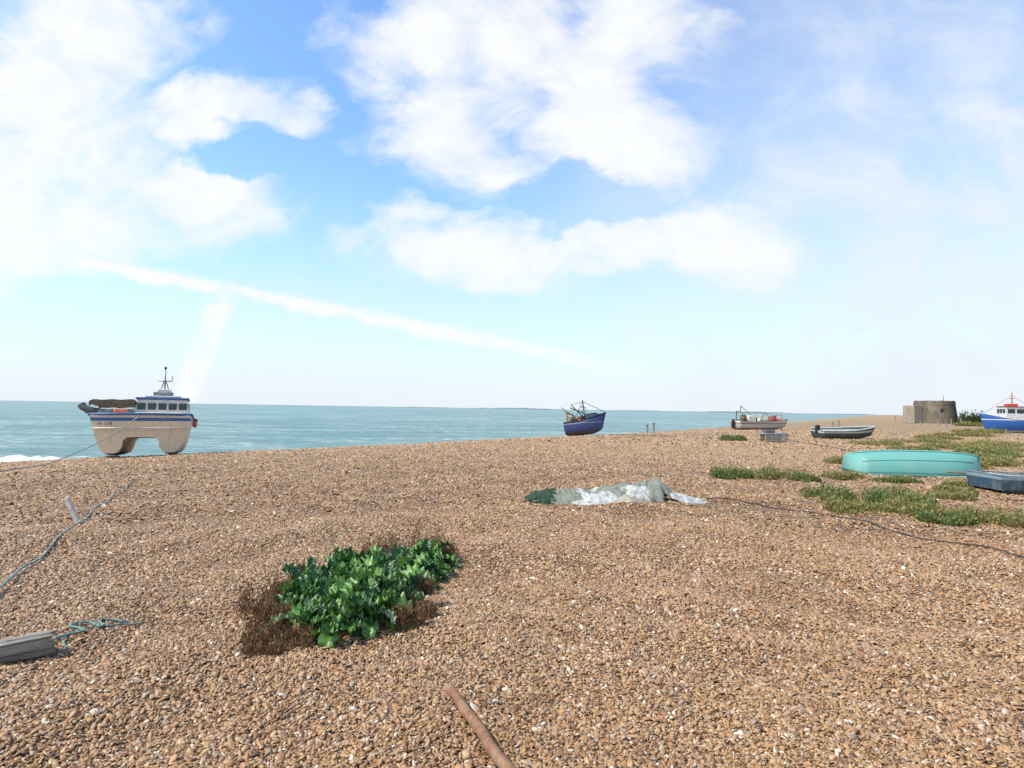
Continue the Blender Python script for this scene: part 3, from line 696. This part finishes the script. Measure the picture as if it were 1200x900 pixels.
MB().box(.35,.45,.26,(-.9,-.75,1.6),(0,0,.2),b=.03).obj('fish_box',m_orange,cat)
MB().box(.4,.5,.22,(-1.1,-1.2,1.58),(0,0,-.1),b=.03).obj('fish_box',m_gtube,cat)
MB().tube(catm([(-1.5,-2.05,1.92),(-1.45,-1.95,1.80),(-1.4,-1.65,1.70),(-1.35,-1.1,1.62)],4),.14,12,r2=.1).obj('grey_fender',m_gtube,cat,True)
MB().tube([(-1.8,-1.95,1.72),(-1.8,-1.4,1.60)],.11,10).obj('grey_fender',m_gtube,cat,True)
MB().tube([(-.2,-1.3,1.5),(-.2,-1.3,1.72),(-.1,-.4,1.72),(-.1,-.4,1.5)],.018).obj('bow_rail',m_grey,cat,True)
MB().ball((-3.2,1.72,1.22),.11,.10,.13).obj('buoy',m_orange,cat,True)
MB().ball((-3.9,1.74,1.40),.10,.09,.11).obj('buoy',m_red,cat,True)
text('FE 378',.17,m_dblue,hull,(.045,-1.12,1.12),(R(90),0,R(82)))
for sg in (-1,1):
    MB().box(.5,.5,.10,(-1.3,sg*1.0,-.05),b=.02).obj('keel_chock',m_wood,cat)
bpy.context.view_layer.update()
Pw=cat.matrix_world@Vector((.2,.0,1.5))
e1=Vector((-14.1,18.6,0)); e1.z=gz(e1.x,e1.y)+.03; e2=Vector((-13.6,15.2,0)); e2.z=gz(e2.x,e2.y)+.03
q=[]
for i in range(15):
    f=i/14; p_=Pw.lerp(e1,f); p_.z-=.20*math.sin(math.pi*f)*(1-.3*f); p_.z=max(p_.z,gz(p_.x,p_.y)+.03); q.append(p_)
for i in range(1,8):
    p_=e1.lerp(e2,i/7); p_.z=gz(p_.x,p_.y)+.03; q.append(p_)
o=MB().tube(q,.018,6).obj('rope',m_pale,smooth=True); tag(o,'pale mooring line running from boat bow to shingle','rope')

# --- blue fishing boat
px,py=5.6,46
fb=thing('fishing_boat','dark blue fishing boat with rusty gear leaning on shingle crest','boat',(px,py,gz(px,py)+.10),(R(-7),R(-7),R(-34)))
st=stations(3.0,1.5,.90,.60,.3,.85,rake=.4)
mh=hullmat('navy_hull',[(-1,(.07,.03,.04)),(.18,(.010,.030,.13)),(.80,(.22,.24,.27)),(.84,(.010,.030,.13))],.5,.1,(.06,.05,.05))
hullobj('hull',st,mh,fb); sheer_strake(st,.05,m_black,fb); deckobj(st,.25,m_deck,fb)
whn=wheelhouse(fb,.60,0,.9,.8,.85,.58,m_dblue,m_grey,2,1,.05)
mb=MB().tube([(.05,0,.8),(-.15,0,2.65)],.045).tube([(0,0,1.6),(-1.3,.1,2.2)],.04).tube([(-.15,0,2.55),(1.6,0,1.6)],.018).tube([(-.15,0,2.55),(-1.4,.5,1.0)],.018).tube([(-.1,-.4,2.1),(-.1,.4,2.1)],.03).tube([(.0,0,1.2),(-1.0,-.3,2.35)],.035).tube([(-1.0,-.3,2.35),(-.15,0,2.5)],.015).tube([(-.1,-.3,2.1),(.1,-.5,1.2)],.015).tube([(-.1,.3,2.1),(.1,.5,1.2)],.015).obj('mast',m_black,fb,True)
MB().tube([(-1.2,-.55,.8),(-1.3,-.55,1.7),(-1.3,.55,1.7),(-1.2,.55,.8)],.06).tube([(-1.3,-.3,1.7),(-1.75,-.4,2.2)],.04).tube([(-.8,-.55,.8),(-1.3,-.55,1.7)],.04).tube([(-1.3,.3,1.7),(-1.65,.3,1.95)],.04).tube([(-.7,-.55,1.3),(-1.3,-.55,1.3)],.035).obj('stern_gantry',m_rust,fb,True)
MB().rough((-.5,.1,1.08),.48,.46,.34,1,.5).obj('net_pile',m_ng,fb,True)
MB().rough((-.95,-.25,1.05),.3,.35,.32,4,.5).obj('net_pile',m_canvas,fb,True)
MB().tube([(-.4,-.45,1.25),(-.4,.45,1.25)],.16,10).obj('winch_drum',m_rust,fb,True)
MB().ball((-.1,-.66,1.0),.10,.09,.12).obj('buoy',m_orange,fb,True)
MB().box(.28,.28,.24,(.1,.35,1.2),b=.03).obj('fish_box',m_wht,fb)
ground_rope([(7.4,45.2),(9,44),(12,43.5)],.025,m_drk,'dark mooring line beside navy boat',.1)

# --- white work boat
px,py=26.9,66
wb=thing('work_boat','low white work boat loaded with fishing gear on shingle','boat',(px,py,gz(px,py)-.02),(R(3),0,R(12)))
st=stations(6.1,2.2,.90,.25,.3,.85,rake=.4)
mh=hullmat('work_hull',[(-1,(.25,.12,.10)),(.2,(.60,.56,.52)),(.66,(.35,.14,.10)),(.80,(.66,.63,.58))],.5,.45)
hullobj('hull',st,mh,wb); sheer_strake(st,.05,m_wood,wb); deckobj(st,.25,m_deck,wb)
MB().box(.9,1.0,.8,(-1.3,0,1.1),b=.04,top=.92).obj('engine_box',m_cream,wb)
MB().tube([(-2.5,-.7,.8),(-2.5,-.7,1.9),(-2.5,.7,1.9),(-2.5,.7,.8)],.06).obj('gear_frame',m_rust,wb,True)
MB().tube([(.9,-.8,.8),(.9,-.8,1.7),(.9,.8,1.7),(.9,.8,.8)],.06).obj('gear_frame',m_grey,wb,True)
MB().tube([(2.2,-.5,1.0),(2.2,-.5,1.6),(2.2,.5,1.6),(2.2,.5,1.0)],.045).obj('gear_frame',m_rust,wb,True)
MB().tube([(-2.5,0,1.9),(-2.4,0,2.6)],.04).tube([(-2.4,0,2.5),(-1.2,0,1.6)],.03).obj('mast',m_black,wb,True)
MB().rough((.1,0,1.15),.65,.6,.48,3,.5).obj('net_pile',m_ny,wb,True)
MB().rough((1.5,.1,1.15),.4,.4,.35,5,.4).obj('net_pile',m_red,wb,True)
MB().rough((-2.1,.1,1.15),.35,.4,.4,6,.5).obj('net_pile',m_canvas,wb,True)
for k,(a,b_) in enumerate([(-.5,.5),(-.5,-.6),(.75,-.5),(1.0,.4),(2.0,-.2)]): MB().box(.5,.35,.3,(a,b_,1.12),(0,0,k*.3),b=.03).obj('fish_box',m_wht if k%2 else m_orange,wb)
MB().box(.35,.3,.9,(-3.3,0,.65),b=.06,top=.8).obj('outboard_motor',m_black,wb)

# --- gear crate
px,py=16.3,38
tb=thing('gear_crate','low grey timber crate on short legs beside boats','crate',(px,py,gz(px,py)),(0,0,R(6)))
MB().box(1.5,.8,.12,(0,0,.52),b=.02).obj('top_board',m_grey,tb)
for s_ in (-1,1):
    bx=MB()
    for k in range(3): bx.box(1.4,.03,.1,(0,s_*.37,.12+k*.13),b=.006)
    bx.obj('slats',m_wood,tb)
for a in (-.68,.68):
    for c_ in (-.33,.33): MB().box(.08,.08,.46,(a,c_,.23),b=.01).obj('leg',m_wood,tb)
MB().box(.6,.4,.16,(-.3,0,.67),b=.03).obj('fish_box',m_gtube,tb)

# --- dark dinghy
px,py=24.5,45
dg=thing('open_dinghy','long dark hulled open dinghy with pale rim resting on shingle','boat',(px,py,gz(px,py)-.02),(R(6),R(-1),R(9)))
st=stations(4.5,1.6,.70,.22,.2,.88,rake=.5)
mh=hullmat('dinghy_hull',[(-1,(.10,.11,.10)),(.22,(.045,.065,.05)),(.54,(.58,.60,.55)),(.63,(.06,.09,.07))],.5,.2)
hullobj('hull',st,mh,dg); sheer_strake(st,.045,m_wht,dg); deckobj(st,.3,m_deck,dg)
for a in (-1.2,.2): MB().box(.25,1.25,.05,(a,0,.55),b=.015).obj('thwart',m_wood,dg)
MB().box(.3,.25,.6,(-2.2,0,.75),b=.05).obj('outboard_motor',m_black,dg)

# --- upturned sea-green boat
px,py=12.5,18.9
ub=thing('upturned_boat','sea-green rowing boat lying upside down on scrubby shingle','boat',(px,py,gz(px,py)-.03),(0,0,R(-4)))
st=stations(3.8,1.6,.66,.10,.04,.88,rake=.1,boxy=.45,tpow=2.9)
st=[[(a,b_,max(.0,.71-c_)*(1-.14*abs(2*i/20-1)**3)) for a,b_,c_ in r_] for i,r_ in enumerate(st)]
m_turq=hullmat('sea_green_hull',[(-1,(.38,.54,.48)),(.05,(.07,.24,.20)),(.10,(.14,.40,.33))],.6,.35,(.20,.36,.29))
hullobj('hull',st,m_turq,ub)
sheer_strake(st,.038,m_turq,ub,.015,'gunwale',.015)
MB().tube([(r_[8][0],0,r_[8][2]+.02) for r_ in st],.03,6).obj('keel',m_turq,ub,True)
for jj in (4,12): MB().tube([(r_[jj][0],r_[jj][1],r_[jj][2]+.008) for r_ in st[:19]],.014,5).obj('bilge_strip',m_turq,ub,True)
# --- low blue open boat
px,py=13.95,15.2
nb=thing('flat_boat','low slim dark blue open boat with thin pale rim','boat',(px,py,gz(px,py)-.06),(R(0),0,R(-3)))
vs=[];fs=[]
prof=[(-.52,0),(-.60,.10),(-.64,.36),(-.60,.37),(-.56,.14),(.56,.14),(.60,.37),(.64,.36),(.60,.10),(.52,0)]
xs2=[(-2.1,1.0),(-1.0,1.0),(0.,1.0),(1.0,.97),(1.7,.85),(2.3,.45)]
for xi,sc_2 in xs2:
    for a,b_ in prof: vs.append((xi+(.12*b_ if xi<-2 else 0)*-1,a*sc_2,b_+(.06*(xi/2.3)**2 if b_>.3 else 0)))
n_=len(prof)
for i in range(len(xs2)-1):
    for k in range(n_): fs.append((i*n_+k,i*n_+(k+1)%n_,(i+1)*n_+(k+1)%n_,(i+1)*n_+k))
mh=hullmat('navy_small',[(-1,(.012,.04,.06)),(.10,(.012,.06,.10)),(.34,(.20,.30,.34))],.55,.4)
b=MB().add(vs,fs)
b.add([(-2.12,-.60,.08),(-2.12,.60,.08),(-2.14,.62,.40),(-2.14,-.62,.40),(-2.07,-.60,.08),(-2.07,.60,.08),(-2.08,.62,.40),(-2.08,-.62,.40)],[(0,1,2,3),(4,5,6,7),(3,2,6,7),(0,3,7,4),(1,2,6,5)])
b.obj('hull',mh,nb)
sl_=[(x_,-.62*s_2,.40+.06*(x_/2.3)**2) for x_,s_2 in xs2]; sr_=[(x_,-y_,z_) for x_,y_,z_ in sl_]
MB().tube(sl_+sr_[::-1]+[sl_[0]],.020,6).obj('gunwale',m_grey,nb,True)
for a in (-1.1,.3): MB().box(.2,1.1,.035,(a,0,.33),b=.01).obj('thwart',m_wood,nb)
MB().rough((1.0,.1,.22),.6,.35,.16,7,.5).obj('net_pile',m_ng,nb,True)
o=MB().tube([(11.9,16.7,gz(12,16.7)+.30),(14.8,17.6,gz(14.5,17.5)+.12)],.022,8,).obj('wooden_pole',m_rust,smooth=True); tag(o,'thin brown wooden pole lying beside boats','pole')

# --- blue wheelhouse boat
px,py=57.4,70
bb=thing('wheelhouse_boat','blue fishing boat with white stripe and red-topped white wheelhouse','boat',(px,py,gz(px,py)+.0),(0,0,R(172)))
st=stations(6.2,2.3,1.40,.85,.4,.85,rake=.6)
mh=hullmat('blue_hull',[(-1,(.6,.6,.58)),(.25,(.015,.12,.42)),(1.42,(.75,.75,.73)),(1.52,(.015,.12,.42))],.4,.12)
hullobj('hull',st,mh,bb); sheer_strake(st,.06,m_wht,bb); deckobj(st,.3,m_deck,bb)
whb=wheelhouse(bb,.1,0,1.3,2.2,1.7,1.65,m_wht,m_ored,3,2,.10)
MB().box(1.0,.9,.28,(.1,0,3.17),b=.05).obj('roof_box',m_ored,whb)
MB().tube([(.0,0,3.1),(.0,0,4.6)],.05).tube([(.0,-.4,3.9),(.0,.4,3.9)],.04).tube([(.0,0,4.3),(2.8,0,2.3)],.02).tube([(.0,0,4.3),(-2.6,0,2.4)],.02).obj('mast',m_red,bb,True)
MB().tube([(-2.4,-.9,1.3),(-2.4,-.9,2.4),(-2.4,.9,2.4),(-2.4,.9,1.3)],.05).obj('stern_gantry',m_grey,bb,True)
MB().rough((-1.7,0,1.7),.6,.7,.4,3,.4).obj('net_pile',m_ny,bb,True)

# ---------------------------------------------------------------- martello tower
def towermat(name,c1,c2):
    m,t,p=newmat(name); tc=t.new('ShaderNodeTexCoord').outputs['Object']
    mp=t.new('ShaderNodeMapping'); mp.inputs['Scale'].default_value=(1,1,.5); t.l.new(tc,mp.inputs[0])
    n=t.noise(mp.outputs[0],.7,8,.72); n2=t.noise(tc,4,6,.7)
    c=t.mix(t.smooth(n.outputs[0],.38,.62),c4(c1),c4(c2)); c=t.mix(t.m('MULTIPLY',n2.outputs[0],.4),c,(.10,.08,.06,1))
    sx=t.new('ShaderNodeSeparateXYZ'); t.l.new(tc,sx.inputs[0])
    c=t.mix(t.m('MULTIPLY',t.smooth(sx.outputs[0],-1.5,1.5),.75),c,t.mix(1,c,(.35,.34,.33,1),'MULTIPLY'))  # shade on the side away from the sun, painted into the stone colour
    t.l.new(c,p.inputs['Base Color']); p.inputs['Roughness'].default_value=.9; bump(t,p,n2.outputs[0],.5,.1); return m
m_tw=towermat('tower_stone',(.11,.085,.055),(.24,.19,.125)); m_pl=mat('pale_stone',(.36,.30,.22),.9,.3,1.2,col2=(.26,.21,.15),bs=.5,fine=5)
px,py=99,143
tw=thing('martello_tower','round dark weathered stone coastal tower with flat parapet','tower',(px,py,gz(px,py)-.1))
def rev(prof,n=48):
    vs=[];fs=[]
    for r_,z_ in prof:
        for k in range(n): a=2*math.pi*k/n; vs.append((r_*math.cos(a),r_*math.sin(a),z_+(.12*math.sin(k*1.7)*math.sin(k*.6) if 5.2<z_<5.32 else 0)))
    for i in range(len(prof)-1):
        for k in range(n): fs.append((i*n+k,i*n+(k+1)%n,(i+1)*n+(k+1)%n,(i+1)*n+k))
    return vs,fs
v,f=rev([(4.7,0),(4.5,1.5),(4.1,4.3),(4.15,4.35),(4.05,5.3),(3.6,5.35),(3.55,4.7),(.01,4.7)])
MB().add(v,f).obj('wall',m_tw,tw,'auto')
MB().box(.25,.55,.75,(4.25*math.cos(R(-105)),4.25*math.sin(R(-105)),3.1),(0,0,R(-105)),b=.03).obj('window',m_black,tw)
MB().tube([(2.2,0,5.2),(2.2,0,6.8)],.07).obj('flagpole',m_grey,tw,True)
px,py=93.3,142
o=thing('stone_building','small pale stone building with flat top beside round tower','building',(px,py,gz(px,py)))
MB().box(2.8,3,4.1,(0,0,2.05),(0,0,.3),b=.1,top=.96).obj('wall',m_pl,o)
MB().box(.1,.7,1.5,(-.4,-1.5,.85),(0,0,.3+R(90)),b=.02).obj('door',m_black,o)
for k,(x,y,h) in enumerate([(13.5,58,1.0),(12.9,58,.85),(110,175,1.6),(85,118,1.2),(92,125,1.3),(70,100,1.0),(64,90,.9),(75,112,.8),(45,84,.9),(41,78,.8)]):
    o=MB().box(.2,.2,h,(0,0,h/2),b=.03,top=.9).box(.26,.26,.08,(0,0,h+.03),b=.02).obj('timber_post',m_wood); o.location=(x,y,gz(x,y)-.05); tag(o,'weathered timber marker post standing in shingle','post','beach posts')
